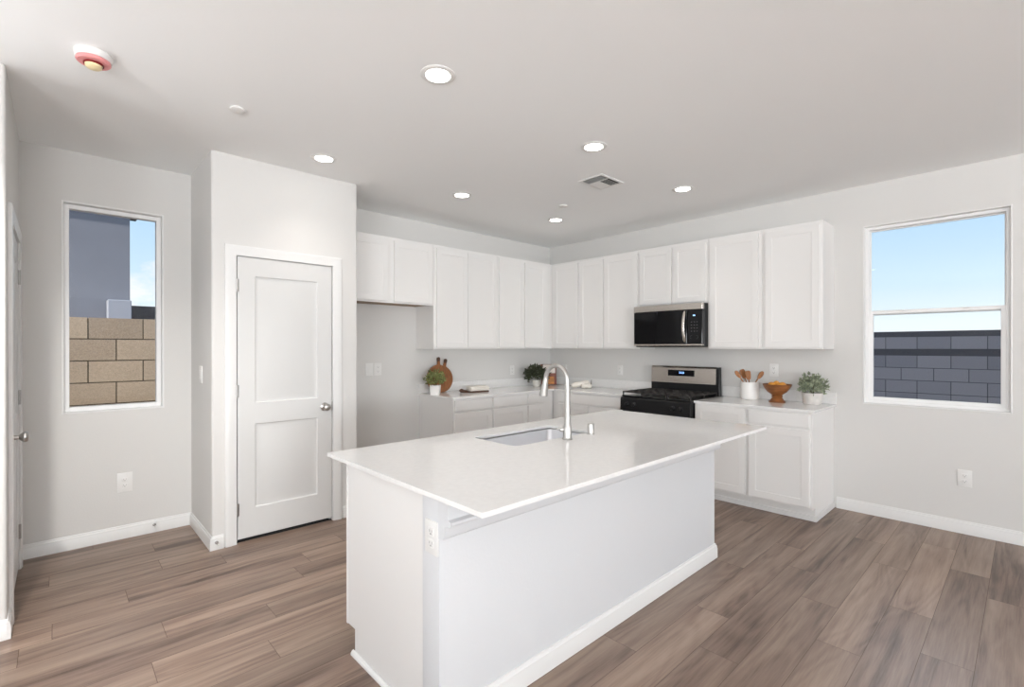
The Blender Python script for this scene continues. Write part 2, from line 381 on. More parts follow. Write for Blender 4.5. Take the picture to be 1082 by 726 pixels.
def rounded_wall(name, poly): return struct(MB().prism(poly, 'z', 0, H).build(name, 'wall'))
arc = [(.016*(1-math.cos(t)), .016*(1-math.sin(t))) for t in [R(90)*i/5 for i in range(6)]]
rounded_wall('wall_pantry_side', [(PX0+a, PY+b) for a, b in arc][::1] + [(PX0+.1, PY), (PX0+.1, WY), (PX0, WY)])
rounded_wall('wall_pantry_end', [(PX1-.1, PY)] + [(PX1-a, PY+b) for a, b in arc[::-1]] + [(PX1, 0), (PX1-.1, 0)])
wall('wall_left', 'y', LX-T, LX, LY+.05, WY, [DL])
rounded_wall('wall_left_end', [(LX-T, LY), *[(LX-a, LY+b) for a, b in arc[::-1]], (LX, LY+.05), (LX-T, LY+.05)])
wall('wall_hall_front', 'x', LY, LY+T, -8.5, LX-T, [(-6.65, -5.35, .8, 2.25)])  # opening made for the added hall fill light
wall('wall_far_left', 'y', -8.5, -8.38, -13, LY, [(-8.0, -4.7, .4, 2.4)])
wall('wall_rear', 'x', -13, -12.88, -8.38, 0, [(-8.0, -5.0, .15, 2.45), (-2.4, -.4, .03, 2.45)])

# ------------------------------------------------------------------ baseboards, casings
BASEP = [(0, 0), (.014, 0), (.014, .062), (.0115, .068), (.0115, .078), (.007, .084), (.005, .094), (0, .095)]
def base_run(name, p, q, nrm):
    """baseboard from p to q on the wall face, nrm points into the room"""
    p, q, n = Vector((*p, 0)), Vector((*q, 0)), Vector((*nrm, 0)); mb = MB()
    A = [mb.bm.verts.new(p+n*a+Vector((0, 0, b))) for a, b in BASEP]; B = [mb.bm.verts.new(q+n*a+Vector((0, 0, b))) for a, b in BASEP]
    mb.face(A); mb.face(B[::-1]); k = len(A)
    for i in range(k): mb.face((A[i], B[i], B[(i+1) % k], A[(i+1) % k]))
    return mb.build(name, 'trim', sharp=25)
for nm, p, q, n in (('baseboard_window', (LX+.0, WY), (PX0, WY), (0, -1)), ('baseboard_pantry_side', (PX0, WY-.014), (PX0, PY-.014), (-1, 0)),
                    ('baseboard_pantry_front', (PX0, PY), (-4.083, PY), (0, -1)), ('baseboard_pantry_right', (-3.227, PY), (PX1, PY), (0, -1)),
                    ('baseboard_pantry_end', (PX1, PY-.014), (PX1, -.0), (1, 0)), ('baseboard_back', (PX1+.014, 0), (-2.1, 0), (0, -1)),
                    ('baseboard_right', (0, -3.345), (0, -12.88), (-1, 0)),
                    ('baseboard_left', (LX, LY-.014), (LX, -1.005), (1, 0)),
                    ('baseboard_left_corner', (LX, -.078), (LX, WY-.014), (1, 0)), ('baseboard_hall', (-8.38, LY), (LX, LY), (0, -1))):
    struct(base_run(nm, p, q, n))
CASP = [(0, 0), (0, .010), (.010, .013), (.022, .013), (.040, .017), (.060, .017), (.070, .014), (.072, 0)]   # (across, out)
def casing(name, along, wallpos, nrm, a0, a1, z1):
    """mitred door casing: along 'x' or 'y'; nrm sign of outward direction"""
    mb = MB(); bm = mb.bm
    def P(a, z, o): return (a, wallpos+nrm*o, z) if along == 'x' else (wallpos+nrm*o, a, z)
    sides = []
    rings = [[bm.verts.new(P(a0-w, 0, o)) for w, o in CASP], [bm.verts.new(P(a0-w, z1+w, o)) for w, o in CASP],
             [bm.verts.new(P(a1+w, z1+w, o)) for w, o in CASP], [bm.verts.new(P(a1+w, 0, o)) for w, o in CASP]]
    for r, s in zip(rings, rings[1:]):
        for i in range(len(CASP)-1): mb.face((r[i], r[i+1], s[i+1], s[i]))
        mb.face((r[-1], r[0], s[0], s[-1]))
    mb.face(rings[0]); mb.face(rings[-1][::-1])
    return struct(mb.build(name, 'trim', sharp=20))
casing('trim_1', 'x', PY, -1, DP[0]+.004, DP[1]-.004, DP[3]-.004)
casing('trim_2', 'y', LX, 1, DL[0]+.004, DL[1]-.004, DL[3]-.004)
# jambs
mb = MB(); mb.box(DP[0], DP[0]+.006, PY, PY+.115, 0, DP[3]); mb.box(DP[1]-.006, DP[1], PY, PY+.115, 0, DP[3]); mb.box(DP[0], DP[1], PY, PY+.115, DP[3]-.006, DP[3])
mb.box(DP[0]+.006, DP[0]+.018, PY+.04, PY+.07, 0, DP[3]-.006); mb.box(DP[1]-.018, DP[1]-.006, PY+.04, PY+.07, 0, DP[3]-.006)
struct(mb.build('trim_3', 'trim'))
mb = MB(); mb.box(LX-T, LX, DL[0], DL[0]+.006, 0, DL[3]); mb.box(LX-T, LX, DL[1]-.006, DL[1], 0, DL[3]); mb.box(LX-T, LX, DL[0], DL[1], DL[3]-.006, DL[3])
struct(mb.build('trim_4', 'trim'))
struct(MB().box(DP[0]+.006, DP[1]-.006, PY+.02, PY+.3, .0005, .004).build('trim_5', 'darksheet'))  # near-black sheet on the floor under and behind the pantry door

# ------------------------------------------------------------------ interior doors
PSTEPS = ((.008, .007), (.020, .0095), (.026, .0095), (.052, .0035))
def door(name, w, loc, rz, label, knob_right=True, hinges=(.24, 1.08, 1.83)):
    """local: x 0..w, front face at y=0 towards -y"""
    e = empty(name, loc, rz); struct(e); e['label'] = label
    holes = [(.113, w-.113, .99, 1.905), (.113, w-.113, .235, .84)]
    MB().slab(0, w, .028, 2.036, 0, .035, holes, PSTEPS, bev=.002).build('door_leaf', 'door', e, sharp=25)
    kx = w-.06 if knob_right else .06
    k = MB(); k.lathe([(.001, 0), (.031, 0), (.033, .004), (.028, .008), (.012, .012), (.010, .030), (.018, .036), (.0275, .046), (.029, .055), (.024, .065), (.012, .070), (.001, .071)], 28)
    k.xf(Matrix.Translation((kx, 0, .92)) @ Matrix.Rotation(R(90), 4, 'X'))
    k.build('knob', 'nickel', e, sharp=50)
    lp = MB().box(w-.0005 if knob_right else -.003, w+.0035 if knob_right else .0005, -.0045, .02, .885, .955, .001); lp.build('latch_plate', 'hinge', e)
    hx = 0 if knob_right else w
    for z in hinges:
        hb = MB(); hb.tube([(hx-.003 if knob_right else hx+.003, -.006, z-.045), (hx-.003 if knob_right else hx+.003, -.006, z+.045)], .0065, 12)
        hb.box(hx-.012, hx+.010, -.0045, -.0005, z-.043, z+.043, .001)
        hb.build('hinge', 'hinge', e)
    return e
door('door_1', .678, (DP[0]+.012, PY-.001, 0), 0, 'white two-panel pantry door beside the fridge recess')
# hall door in the left wall: its front faces +x
door('door_2', .752, (LX+.001, DL[0]+.014, 0), R(90), 'white two-panel door in the wall at the picture edge', knob_right=False)

# ------------------------------------------------------------------ windows
def rect_frame(mb, axis, a0, a1, z0, z1, d0, d1, w, bev=.003, wb=None):
    """four-sided frame; axis of width; d depth range on the other axis"""
    wb = wb or w
    def bx(p, q, r, s):
        (mb.box(p, q, d0, d1, r, s, bev) if axis == 'x' else mb.box(d0, d1, p, q, r, s, bev))
    bx(a0, a0+w, z0, z1); bx(a1-w, a1, z0, z1); bx(a0+w-bev, a1-w+bev, z0, z0+wb); bx(a0+w-bev, a1-w+bev, z1-w, z1)
e = struct(empty('window_1', (0, 0, 0))); e['label'] = 'tall narrow fixed window looking onto a tan block wall'
mb = MB(); x0, x1, z0, z1 = WL
rect_frame(mb, 'x', x0, x1, z0, z1, WY+.055, WY+.115, .036); mb.build('window_frame', 'vinyl', e)
MB().box(x0+.02, x1-.02, WY+.085, WY+.089, z0+.02, z1-.02).build('pane', 'glass', e)
mb = MB(); rect_frame(mb, 'x', x0-.004, x1+.004, z0-.004, z1+.004, WY-.003, WY+.06, .012, .002); mb.build('window_surround', 'trim', e)
e = struct(empty('window_2', (0, 0, 0))); e['label'] = 'single-hung window looking onto a grey block wall'
y0, y1, z0, z1 = WR; zm = 1.665
mb = MB(); rect_frame(mb, 'y', y0, y1, z0, z1, .045, .115, .030); mb.build('window_frame', 'vinyl', e)
mb = MB(); rect_frame(mb, 'y', y0+.028, y1-.028, zm-.01, z1-.028, .085, .105, .010); mb.build('upper_sash', 'vinyl', e)
mb = MB(); rect_frame(mb, 'y', y0+.026, y1-.026, z0+.026, zm+.028, .055, .083, .030); mb.build('lower_sash', 'vinyl', e)
mb = MB()
for yy in (y0+.24, y1-.24): mb.box(.040, .056, yy-.022, yy+.022, zm+.016, zm+.027, .003)
mb.build('sash_lock', 'vinyl', e)
MB().box(.094, .098, y0+.034, y1-.034, zm, z1-.034).build('upper_pane', 'glass', e)
MB().box(.068, .072, y0+.05, y1-.05, z0+.05, zm+.004).build('lower_pane', 'glass', e)
mb = MB(); rect_frame(mb, 'y', y0-.004, y1+.004, z0-.004, z1+.004, -.003, .05, .010, .002); mb.build('window_surround', 'trim', e)
# frames of the openings behind the camera
mb = MB(); rect_frame(mb, 'x', -2.4, -.4, .03, 2.45, -12.96, -12.90, .06); mb.box(-1.43, -1.37, -12.96, -12.90, .09, 2.34, .003); struct(mb.build('window_3', 'vinyl'))
mb = MB(); rect_frame(mb, 'x', -8.0, -5.0, .15, 2.45, -12.96, -12.90, .06); mb.box(-6.53, -6.47, -12.96, -12.90, .21, 2.34, .003); struct(mb.build('window_4', 'vinyl'))
mb = MB(); rect_frame(mb, 'x', -6.65, -5.35, .8, 2.25, LY+.03, LY+.09, .05); struct(mb.build('added_hall_frame', 'vinyl'))  # unseen frame added around the hall fill light
mb = MB(); rect_frame(mb, 'y', -8.0, -4.7, .4, 2.4, -8.46, -8.40, .06); mb.box(-8.46, -8.40, -6.38, -6.32, .46, 2.34, .003); struct(mb.build('window_5', 'vinyl'))

# ------------------------------------------------------------------ outside
def block_wall(name, along, face, sgn, a0, a1, top, bmat, mmat, joint, label, seam=.203, rows=9, course=None, dark_rows=()):
    """blocks as bevelled boxes over a mortar core; face = plane towards the house"""
    bm = bmesh.new(); cl = bm.loops.layers.color.new('tone'); rnd = random.Random(3)
    def bx(p, q, z0, z1, d0, d1, mi):
        lo, hi = sorted((face+sgn*d0, face+sgn*d1))
        c = [(p, lo, z0), (q, lo, z0), (q, hi, z0), (p, hi, z0), (p, lo, z1), (q, lo, z1), (q, hi, z1), (p, hi, z1)]
        if along == 'y': c = [(b, a, z) for a, b, z in c]
        v = [bm.verts.new(x) for x in c]; fs = [bm.faces.new([v[i] for i in t]) for t in ((3,2,1,0),(4,5,6,7),(0,1,5,4),(1,2,6,5),(2,3,7,6),(3,0,4,7))]
        t = (rnd.random(), 0, 0, 1)
        for f in fs:
            f.material_index = mi
            for l in f.loops: l[cl] = t
    bx(a0, a1, -.6, top-.012, .007, .15, 1)
    z = top; r = 0
    while z > -.6:
        h = .203
        if r in dark_rows:
            z -= .10 if r else .10; r += 1; continue
        k = r - sum(1 for d in dark_rows if d < r)
        par = joint[1][k % len(joint[1])]
        x = joint[0] + par*.203; x -= math.ceil((x-a0)/.407)*.407
        while x < a1:
            bx(max(x+.005, a0), min(x+.402, a1), z-h+.006, z-.004, 0, .157, 0); x += .407
        z -= h; r += 1
    bmesh.ops.recalc_face_normals(bm, faces=bm.faces)
    me = bpy.data.meshes.new(name); bm.to_mesh(me); bm.free(); me.materials.append(M[bmat]); me.materials.append(M[mmat])
    o = bpy.data.objects.new(name, me); COL.objects.link(o); tag(o, label, 'wall'); return o
block_wall('block_fence', 'x', 1.46, 1, -8, 2.5, 1.672, 'tanblock', 'tanmortar', (-4.714, (0, 1)), 'sunlit tan concrete block wall outside the tall narrow window')
block_wall('block_fence', 'y', 5.2, 1, -12, 1, 1.655, 'greyblock', 'greymortar', (-2.843, (0, 0, 1)), 'shaded grey concrete block wall outside the wide window at right', dark_rows=(0, 2))
e = empty('neighbour_house', (-7, 6, 0), 0, 'slate grey stucco house behind the tan block wall', 'house')
MB().box(-3, 2.99, 0, 7, -.5, 4.4).build('house_wall', 'stucco', e)
MB().prism([(-.45, 4.4), (7.4, 4.4), (7.4, 4.5), (3.5, 6.2), (-.45, 4.5)], 'x', -3.4, 3.3).build('roof', 'roof', e)
MB().box(2.97, 3.1, -.02, .25, 3.6, 4.4, .01).build('downspout', 'roof', e)
MB().box(2.68, 2.985, -.30, -.02, -.5, 2.17, .01).build('low_wall', 'palestucco', e)
e2 = empty('low_roof_house', (-2.0, 14, 0), 0, 'dark low roof of a farther house seen past the slate house', 'house')
MB().box(-3.5, 6, 0, 6, -.5, 2.2).build('house_wall', 'stucco', e2)
MB().prism([(-.4, 2.1), (6.4, 2.1), (6.4, 2.2), (3, 2.72), (-.4, 2.62)], 'x', -3.9, 6.4).build('roof', 'roof', e2)
struct(MB().box(-3.0, T, -13, .15, H+.16, 6.2).build('wall_shade_mass', 'palestucco'))  # unseen mass added above the ceiling to shade the grey block wall
struct(MB().box(-30, 30, -25, 40, -.75, -.6).build('ground_outside', 'dirt'))

# ------------------------------------------------------------------ cabinets
SH = ((.002, .0035), (.009, .0045))      # shaker-like recess with a small step
def front_door(e, x0, x1, z0, z1, yf, name='door', st=.056):
    MB().slab(x0, x1, z0, z1, yf, yf+.019, [(x0+st, x1-st, z0+st, z1-st)], SH, bev=.0015).build(name, 'cab', e, sharp=25)
def drawer_front(e, x0, x1, z0, z1, yf):
    MB().slab(x0, x1, z0, z1, yf, yf+.019, [], (), bev=.003).build('drawer', 'cab', e, sharp=25)
def upper(label, loc, rz, w, z0, z1, doors, D=.33, under='cab', group='wall cabinets'):
    e = empty('wall_cabinet', (*loc, z0), rz, label, 'cabinet', group); h = z1-z0
    mb = MB(); mb.box(0.0008, w-.0008, -D+.018, -.001, .012, h, 0); mb.box(.0005, w-.0005, -D, -D+.019, 0, h, .0012); mb.box(.0005, .017, -D+.018, -.001, 0, .013); mb.box(w-.017, w-.0005, -D+.018, -.001, 0, .013)
    mb.build('cabinet_body', 'cab', e, sharp=25)
    if under != 'cab': MB().box(.018, w-.018, -D+.02, -.002, .008, .0115).build('bottom_panel', under, e)
    for a, b in doors: front_door(e, a, b, .016, h-.032, -D-.0195)
    return e
ZU = 1.372; ZT = 2.438
RR = R(-90)
# back wall: x positions, from the pantry to the corner
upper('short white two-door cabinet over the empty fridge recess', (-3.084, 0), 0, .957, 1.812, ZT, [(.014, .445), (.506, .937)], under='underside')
upper('white two-door wall cabinet on the back wall, above the round cutting boards', (-2.126, 0), 0, .868, ZU, ZT, [(.032, .430), (.434, .848)])
upper('white two-door wall cabinet on the back wall, ending in the inside corner', (-1.257, 0), 0, .926, ZU, ZT, [(.020, .400), (.430, .798)])
# right wall: from the corner towards the window
upper('white two-door wall cabinet on the range wall, starting at the inside corner', (0, -.0), RR, 1.142, ZU, ZT, [(.376, .759), (.786, 1.130)])
upper('single-door white wall cabinet just before the microwave, on its corner side', (0, -1.1425), RR, .456, ZU, ZT, [(.012, .441)])
upper('short white two-door cabinet directly above the microwave', (0, -1.599), RR, .760, 1.820, ZT, [(.013, .383), (.403, .742)])
upper('single-door white wall cabinet directly beside the microwave, on its window side', (0, -2.3595), RR, .492, ZU, ZT, [(.024, .466)])
upper('single-door white wall cabinet at the end of the run, nearest the wide window', (0, -2.852), RR, .473, ZU, ZT, [(.031, .450)])

def base(label, loc, rz, w, fronts, D=.61, group='base cabinets', endtrim=False):
    e = empty('base_cabinet', (*loc, 0), rz, label, 'cabinet', group); top = .875
    prof = [(-.001, 0), (-D+.078, 0), (-D+.078, .105), (-D, .105), (-D, top), (-.001, top)]
    MB().prism(prof, 'x', .0006, w-.0006).build('cabinet_body', 'cab', e)
    for kind, a, b, z0, z1 in fronts:
        (front_door if kind == 'door' else drawer_front)(e, a, b, z0, z1, -D-.0195)
    mb = MB(); mb.box(0, w, -D+.066, -D+.0775, 0, .045, .003)
    if endtrim: mb.box(w, w+.012, -D+.066, -.001, 0, .045, .003)
    mb.build('toe_trim', 'trim', e)
    return e
dr = lambda a, b: ('drawer', a, b, .752, .861)
dd = lambda a, b: ('door', a, b, .128, .733)
base('white base cabinet with drawer and two doors at the open end by the fridge recess', (-2.085, 0), 0, .498, [dr(.014, .486), dd(.014, .486)])
base('white drawer base cabinet on the back wall, second from the fridge recess', (-1.586, 0), 0, .519, [dr(.013, .505), dd(.013, .505)])
base('white base cabinet on the back wall with a narrow drawer, meeting the inside corner', (-1.066, 0), 0, .434, [dr(.014, .262), dd(.014, .262)])
base('wide white base cabinet between the inside corner and the gas range', (0, -.02), RR, 1.580, [dr(.68, 1.555), dd(.68, 1.115), dd(1.120, 1.555)])
base('white base cabinet with one full-height door, directly beside the gas range', (0, -2.364), RR, .471, [('door', .012, .458, .128, .861)])
base('white base cabinet with drawer over door at the end nearest the wide window', (0, -2.8355), RR, .488, [dr(.012, .470), dd(.012, .470)], endtrim=True)

# ------------------------------------------------------------------ kitchen countertops
e = empty('countertop', (0, 0, CT-.02), 0, 'long white quartz worktop turning the corner, from fridge recess to range', 'countertop')
MB().prism([(-2.103, -.001), (-2.103, -.638), (-.638, -.638), (-.638, -1.600), (-.001, -1.600), (-.001, -.001)], 'z', 0, .02).build('slab', 'quartz', e)
mb = MB(); mb.prism([(-2.103, -.0012), (-2.103, -.021), (-.021, -.021), (-.021, -1.600), (-.0012, -1.600), (-.0012, -.0012)], 'z', .0205, .122); mb.build('backsplash', 'quartz', e)
e = empty('countertop', (0, 0, CT-.02), 0, 'short white quartz worktop holding the crock, bowl and grey-green plant', 'countertop')
MB().box(-.638, -.001, -3.345, -2.3645, 0, .02, .0015).build('slab', 'quartz', e)
MB().box(-.021, -.0012, -3.345, -2.3645, .0205, .122, .0015).build('backsplash', 'quartz', e)

# ------------------------------------------------------------------ island
IX0, IX1, IYF, IYB = -3.946, -1.757, -3.062, -2.318
e = empty('kitchen_island', (-2.85, -2.7, 0), 0, 'large white island with a plain drywall front and outlet on its end', 'kitchen island')
def I(mb): return mb.xf(Matrix.Translation((2.85, 2.7, 0)))
KW = .108
I(MB().box(IX0, IX1, IYF, IYF+KW, 0, .875, .004, 2)).build('knee_wall', 'knee', e)
mb = MB()
mb.prism([(IYF+KW+.0005, 0), (IYB-.078, 0), (IYB-.078, .115), (IYB, .115), (IYB, .875), (IYB-.03, .875), (IYB-.03, .30), (IYF+KW+.0005, .30)], 'x', IX0+.002, IX1-.002)
for a, b in ((IX0+.002, IX0+.02), (IX1-.02, IX1-.002)): mb.prism([(IYF+KW+.0005, .30), (IYB-.03, .30), (IYB-.03, .875), (IYF+KW+.0005, .875)], 'x', a, b)
I(mb).build('cabinet_body', 'cab', e)
I(MB().box(IX0-.003, IX0+.001, IYB-.012, IYB+.001, .115, .875, .001)).build('corner_strip', 'cab', e)
# front baseboard, returned at the far end
mb = MB(); n = len(BASEP)
path = [((IX0-.0, IYF), (0, -1)), ((IX1, IYF), (1, -1)), ((IX1, IYF+KW), (1, 0))]
rings = [[mb.bm.verts.new((p[0]+d[0]*a, p[1]+d[1]*a, b)) for a, b in BASEP] for p, d in path]
for A, B in zip(rings, rings[1:]):
    for i in range(n): mb.face((A[i], B[i], B[(i+1) % n], A[(i+1) % n]))
mb.face(rings[0]); mb.face(rings[-1][::-1])
I(mb).build('baseboard', 'trim', e, sharp=25)
SHOE = [(0, 0), (.014, 0), (.0135, .006), (.011, .012), (.006, .018), (0, .020)]
mb = MB(); mb.prism([(IX0-a, b) for a, b in SHOE], 'y', IYF-.002, IYB-.066); I(mb).build('shoe_trim', 'trim', e, sharp=20)
I(MB().box(IX0+.01, IX1-.01, IYB-.0775, IYB-.066, 0, .02, .002)).build('toe_trim', 'trim', e)
# stepped crown under the overhang, wrapping the end of the knee wall
CROWN = [(0, .720), (.028, .722), (.036, .727), (.039, .735), (.039, .764), (.046, .771), (.066, .773), (.076, .778), (.079, .785), (.077, .792), (.058, .797), (.054, .806), (.054, .879), (0, .879)]
mb = MB(); mb.prism([(IYF-a, b) for a, b in CROWN], 'x', IX0-.004, IX1+.002)
I(mb).build('crown_trim', 'knee', e, sharp=30)
# doors on the working side
isl = e
for i in range(4):
    w = (IX1-IX0-.06)/4; a = IX0+.03+i*w
    mb = MB().slab(-a-w+.006, -a-.006, .13, .73, -IYB-.0, -IYB+.019, [(-a-w+.062, -a-.062, .186, .674)], SH)
    mb.xf(Matrix.Rotation(PI, 4, 'Z') @ Matrix.Translation((0, -.0195-0.0, 0)) @ Matrix.Scale(1, 4)); 
    bmesh.ops.translate(mb.bm, verts=mb.bm.verts, vec=(0, 0, 0))
    # the slab was laid for y = -IYB mirrored; move it onto the rear face
    ys = [v.co.y for v in mb.bm.verts]; d = IYB+.0005-min(ys)
    bmesh.ops.translate(mb.bm, verts=mb.bm.verts, vec=(0, d, 0)); I(mb).build('door', 'cab', isl, sharp=25)
def outlet_parts(e, kind='outlet', s=1.0):
    """plate in local xz plane, front towards -y"""
    pw, ph = .040*s, .062*s
    MB().box(-pw, pw, -.006, 0, -ph, ph, .0018, 2).build('cover_plate', 'plastic', e)
    if kind == 'outlet':
        for z in (-.021, .021):
            mb = MB().box(-.017, .017, -.0085, -.0055, z-.014, z+.014, .003, 2)
            mb.box(-.0085, -.0062, -.0089, -.0084, z-.002, z+.007, mi=1); mb.box(.0062, .0085, -.0089, -.0084, z-.002, z+.007, mi=1); mb.box(-.003, .003, -.0089, -.0084, z-.0105, z-.005, mi=1)
            mb.build('receptacle', ['plastic', 'slot'], e)
    elif kind == 'switch':
        MB().box(-.0165, .0165, -.0095, -.0055, -.033, .033, .0015).build('rocker', 'plastic', e)
o = empty('outlet', (IX0-.0005+2.85, -3.022+2.7, .712), R(-90)); o.parent = isl
mbx = MB().box(-.040, .040, -.006, 0, -.060, .060, .0018, 2)
for z in (-.021, .021):
    mbx.box(-.017, .017, -.0085, -.0055, z-.014, z+.014, .003, 2)
    for q in ((-.0085, -.0062, z-.002, z+.007), (.0062, .0085, z-.002, z+.007), (-.003, .003, z-.0105, z-.005)): mbx.box(q[0], q[1], -.0089, -.0084, q[2], q[3], mi=1)
mbx.build('cover_plate', ['plastic', 'slot'], o)
o.rotation_euler = (0, 0, R(-90))

# island worktop with a sink cut-out (rounded corners)
SX0, SX1, SY0, SY1 = -3.262, -2.648, -2.735, -2.398
def rrect(x0, x1, y0, y1, r, n=6):
    p = []
    for cx, cy, a in ((x1-r, y1-r, 0), (x0+r, y1-r, 90), (x0+r, y0+r, 180), (x1-r, y0+r, 270)):
        for i in range(n+1): t = R(a+90*i/n); p.append((cx+r*math.cos(t), cy+r*math.sin(t)))
    return p
def slab_with_hole(outer, hole, z0, z1):
    mb = MB(); bm = mb.bm
    def loop(pts, z): return [bm.verts.new((a, b, z)) for a, b in pts]
    for z in (z0, z1):
        o_, h_ = loop(outer, z), loop(hole, z); es = []
        for L_ in (o_, h_):
            for i in range(len(L_)): es.append(bm.edges.new((L_[i], L_[(i+1) % len(L_)])))
        bmesh.ops.triangle_fill(bm, edges=es, use_beauty=True)
        if z == z0: lo = (o_, h_)
        else: hi = (o_, h_)
    for a, b in zip(lo, hi):
        for i in range(len(a)): mb.face((a[i], a[(i+1) % len(a)], b[(i+1) % len(a)], b[i]))
    return mb
outer = [(-4.001, -3.366), (-1.7065, -3.366), (-1.7065, -2.227), (-4.001, -2.227)]
hole = rrect(SX0, SX1, SY0, SY1, .03)
o = slab_with_hole(outer, hole, CT-.0165, CT).build('island_worktop', 'quartz')
tag(o, 'white quartz worktop with an undermount sink cut-out, on the island', 'countertop')

# sink
e = empty('kitchen_sink', ((SX0+SX1)/2, (SY0+SY1)/2, CT-.22), 0, 'undermount stainless steel single-bowl sink in the island worktop', 'sink')
mb = MB(); cx, cy = (SX0+SX1)/2, (SY0+SY1)/2
def ringpts(g, z, r): return [mb.bm.verts.new((a-cx, b-cy, z)) for a, b in rrect(SX0-g, SX1+g, SY0-g, SY1+g, r)]
zt = .22-.0205
levels = [ringpts(.018, zt, .045), ringpts(.002, zt, .032), ringpts(-.001, zt-.004, .032), ringpts(-.006, .03, .034), ringpts(-.016, .012, .034), ringpts(-.035, .004, .034), ringpts(-.12, 0, .03)]
for a, b in zip(levels, levels[1:]):
    for i in range(len(a)): mb.face((a[i], a[(i+1) % len(a)], b[(i+1) % len(a)], b[i]))
mb.face(levels[-1])
ob = mb.build('bowl', 'sinksteel', e, sharp=50)
MB().lathe([(.001, .0006), (.030, .0006), (.043, .003), (.045, .0065), (.040, .0065), (.036, .003), (.001, .003)], 28).build('drain', 'chrome', e)

# faucet: neck arches from the seating side over the bowl
fx, fy = -2.925, -2.785
e = empty('kitchen_faucet', (fx, fy, CT), 0, 'brushed nickel gooseneck pull-down faucet behind the island sink', 'faucet')
MB().lathe([(.001, 0), (.027, 0), (.028, .004), (.0245, .010), (.0235, .016), (.0235, .062), (.021, .072), (.018, .082), (.001, .083)], 28).build('base', 'chrome', e, sharp=40)
pts = [(0, 0, .075), (0, 0, .14), (0, 0, .22), (0, 0, .31)]
cz, rr = .315, .079
for i in range(1, 15):
    t = R(180-12.6*i); pts.append((0, rr+rr*math.cos(t), cz+rr*math.sin(t)))
last = Vector(pts[-1]); prv = Vector(pts[-2]); dirn = (last-prv).normalized(); dirn = Vector((0, .18, -1)).normalized()
rad = [.0175, .0165, .015, .0135]+[.0125]*14
MB().tube(pts, rad, 18).build('neck', 'chrome', e, sharp=40)
h0 = last; MB().tube([h0-dirn*.002, h0+dirn*.012, h0+dirn*.03, h0+dirn*.085, h0+dirn*.10], [.0135, .0150, .0160, .0225, .0220], 20).build('spray_head', 'chrome', e, sharp=40)
MB().tube([(-.012, .010, .052), (-.030, .025, .053), (-.033, .028, .054), (-.048, .041, .058)], [.011, .011, .006, .005], 14).build('lever', 'chrome', e, sharp=40)
e = MB().lathe([(.001, 0), (.0215, 0), (.0215, .004), (.0185, .006), (.0185, .058), (.0165, .062), (.001, .062)], 26).build('air_gap', 'chrome', None, (-2.712, -2.777, CT), sharp=40)
tag(e, 'small nickel cylinder cap on the worktop beside the faucet', 'air gap')

# ------------------------------------------------------------------ gas range
e = empty('gas_range', (0, -1.6045, 0), RR, 'freestanding black and stainless gas range between the base cabinets', 'stove')
w = .755
MB().box(0.002, w-.002, -.655, -.03, .03, .885, .003).build('range_body', 'black', e)
mb = MB(); mb.box(.001, w-.001, -.672, -.095, .886, .897, .003); mb.build('cooktop', 'black', e)
for bx_, by_, br in ((.17, -.50, .045), (.17, -.23, .036), (.377, -.365, .05), (.585, -.50, .05), (.585, -.23, .036)):
    b = MB().lathe([(.001, 0), (br, 0), (br, .010), (br*.8, .014), (br*.8, .018), (.001, .020)], 24).build('burner', 'iron', e, (bx_, by_, .897))
def grate(x0, x1):
    mb = MB(); y0, y1, zt = -.665, -.11, .926; t = .006
    for y in (y0, y1-.012): mb.box(x0, x1, y, y+.012, zt, zt+.012, .002)
    for x in (x0, x1-.012): mb.box(x, x+.012, y0, y1, zt, zt+.012, .002)
    xm, ym = (x0+x1)/2, (y0+y1)/2
    mb.box(x0, x1, ym-t, ym+t, zt, zt+.012, .002)
    for q in (.25, .75):
        yy = y0+(y1-y0)*q; mb.box(x0, x1, yy-t, yy+t, zt, zt+.012, .002)
    for q in (.33, .67):
        xx = x0+(x1-x0)*q; mb.box(xx-t, xx+t, y0, y1, zt, zt+.012, .002)
    for x in (x0+.002, x1-.012):
        for y in (y0+.002, y1-.012, ym-.005): mb.box(x, x+.010, y, y+.010, .8972, zt+.002)
    mb.build('grate', 'iron', e)
for a in (.006, .256, .506): grate(a, a+.243)
mb = MB(); mb.prism([(-.655, .745), (-.688, .745), (-.700, .752), (-.694, .868), (-.686, .878), (-.655, .884)], 'x', .002, w-.002); mb.build('control_panel', 'panelblack', e)
for kx in (.085, .165, .585, .66):
    k = MB(); k.lathe([(.001, 0), (.024, 0), (.0245, .006), (.019, .010), (.018, .026), (.015, .029), (.001, .029)], 24)
    k.box(-.0035, .0035, -.017, .017, .026, .034, .001)
    k.xf(Matrix.Translation((kx, -.697, .812)) @ Matrix.Rotation(R(90), 4, 'X')); k.build('knob', 'black', e, sharp=40)
d = MB().slab(.008, w-.008, .205, .735, -.690, -.656, [(.09, w-.09, .30, .60)], ((.002, .002),), bev=.004); d = d.build('oven_door', 'steel', e)
MB().box(.092, w-.092, -.6895, -.6885, .302, .598, 0).build('door_glass', 'blackglass', d)
mb = MB(); mb.tube([(.06, -.735, .685), (w-.06, -.735, .685)], .011, 14)
for x in (.085, w-.085): mb.tube([(x, -.690, .685), (x, -.735, .685)], .008, 10)
mb.build('handle', 'steel', d)
MB().slab(.008, w-.008, .055, .198, -.688, -.656, [], (), bev=.004).build('storage_drawer', 'steel', e)
for x, y in ((.05, -.6), (w-.05, -.6), (.05, -.08), (w-.05, -.08)): MB().lathe([(.018, 0), (.018, .012), (.010, .014), (.010, .031)], 14).build('foot', 'iron', e, (x, y, 0))
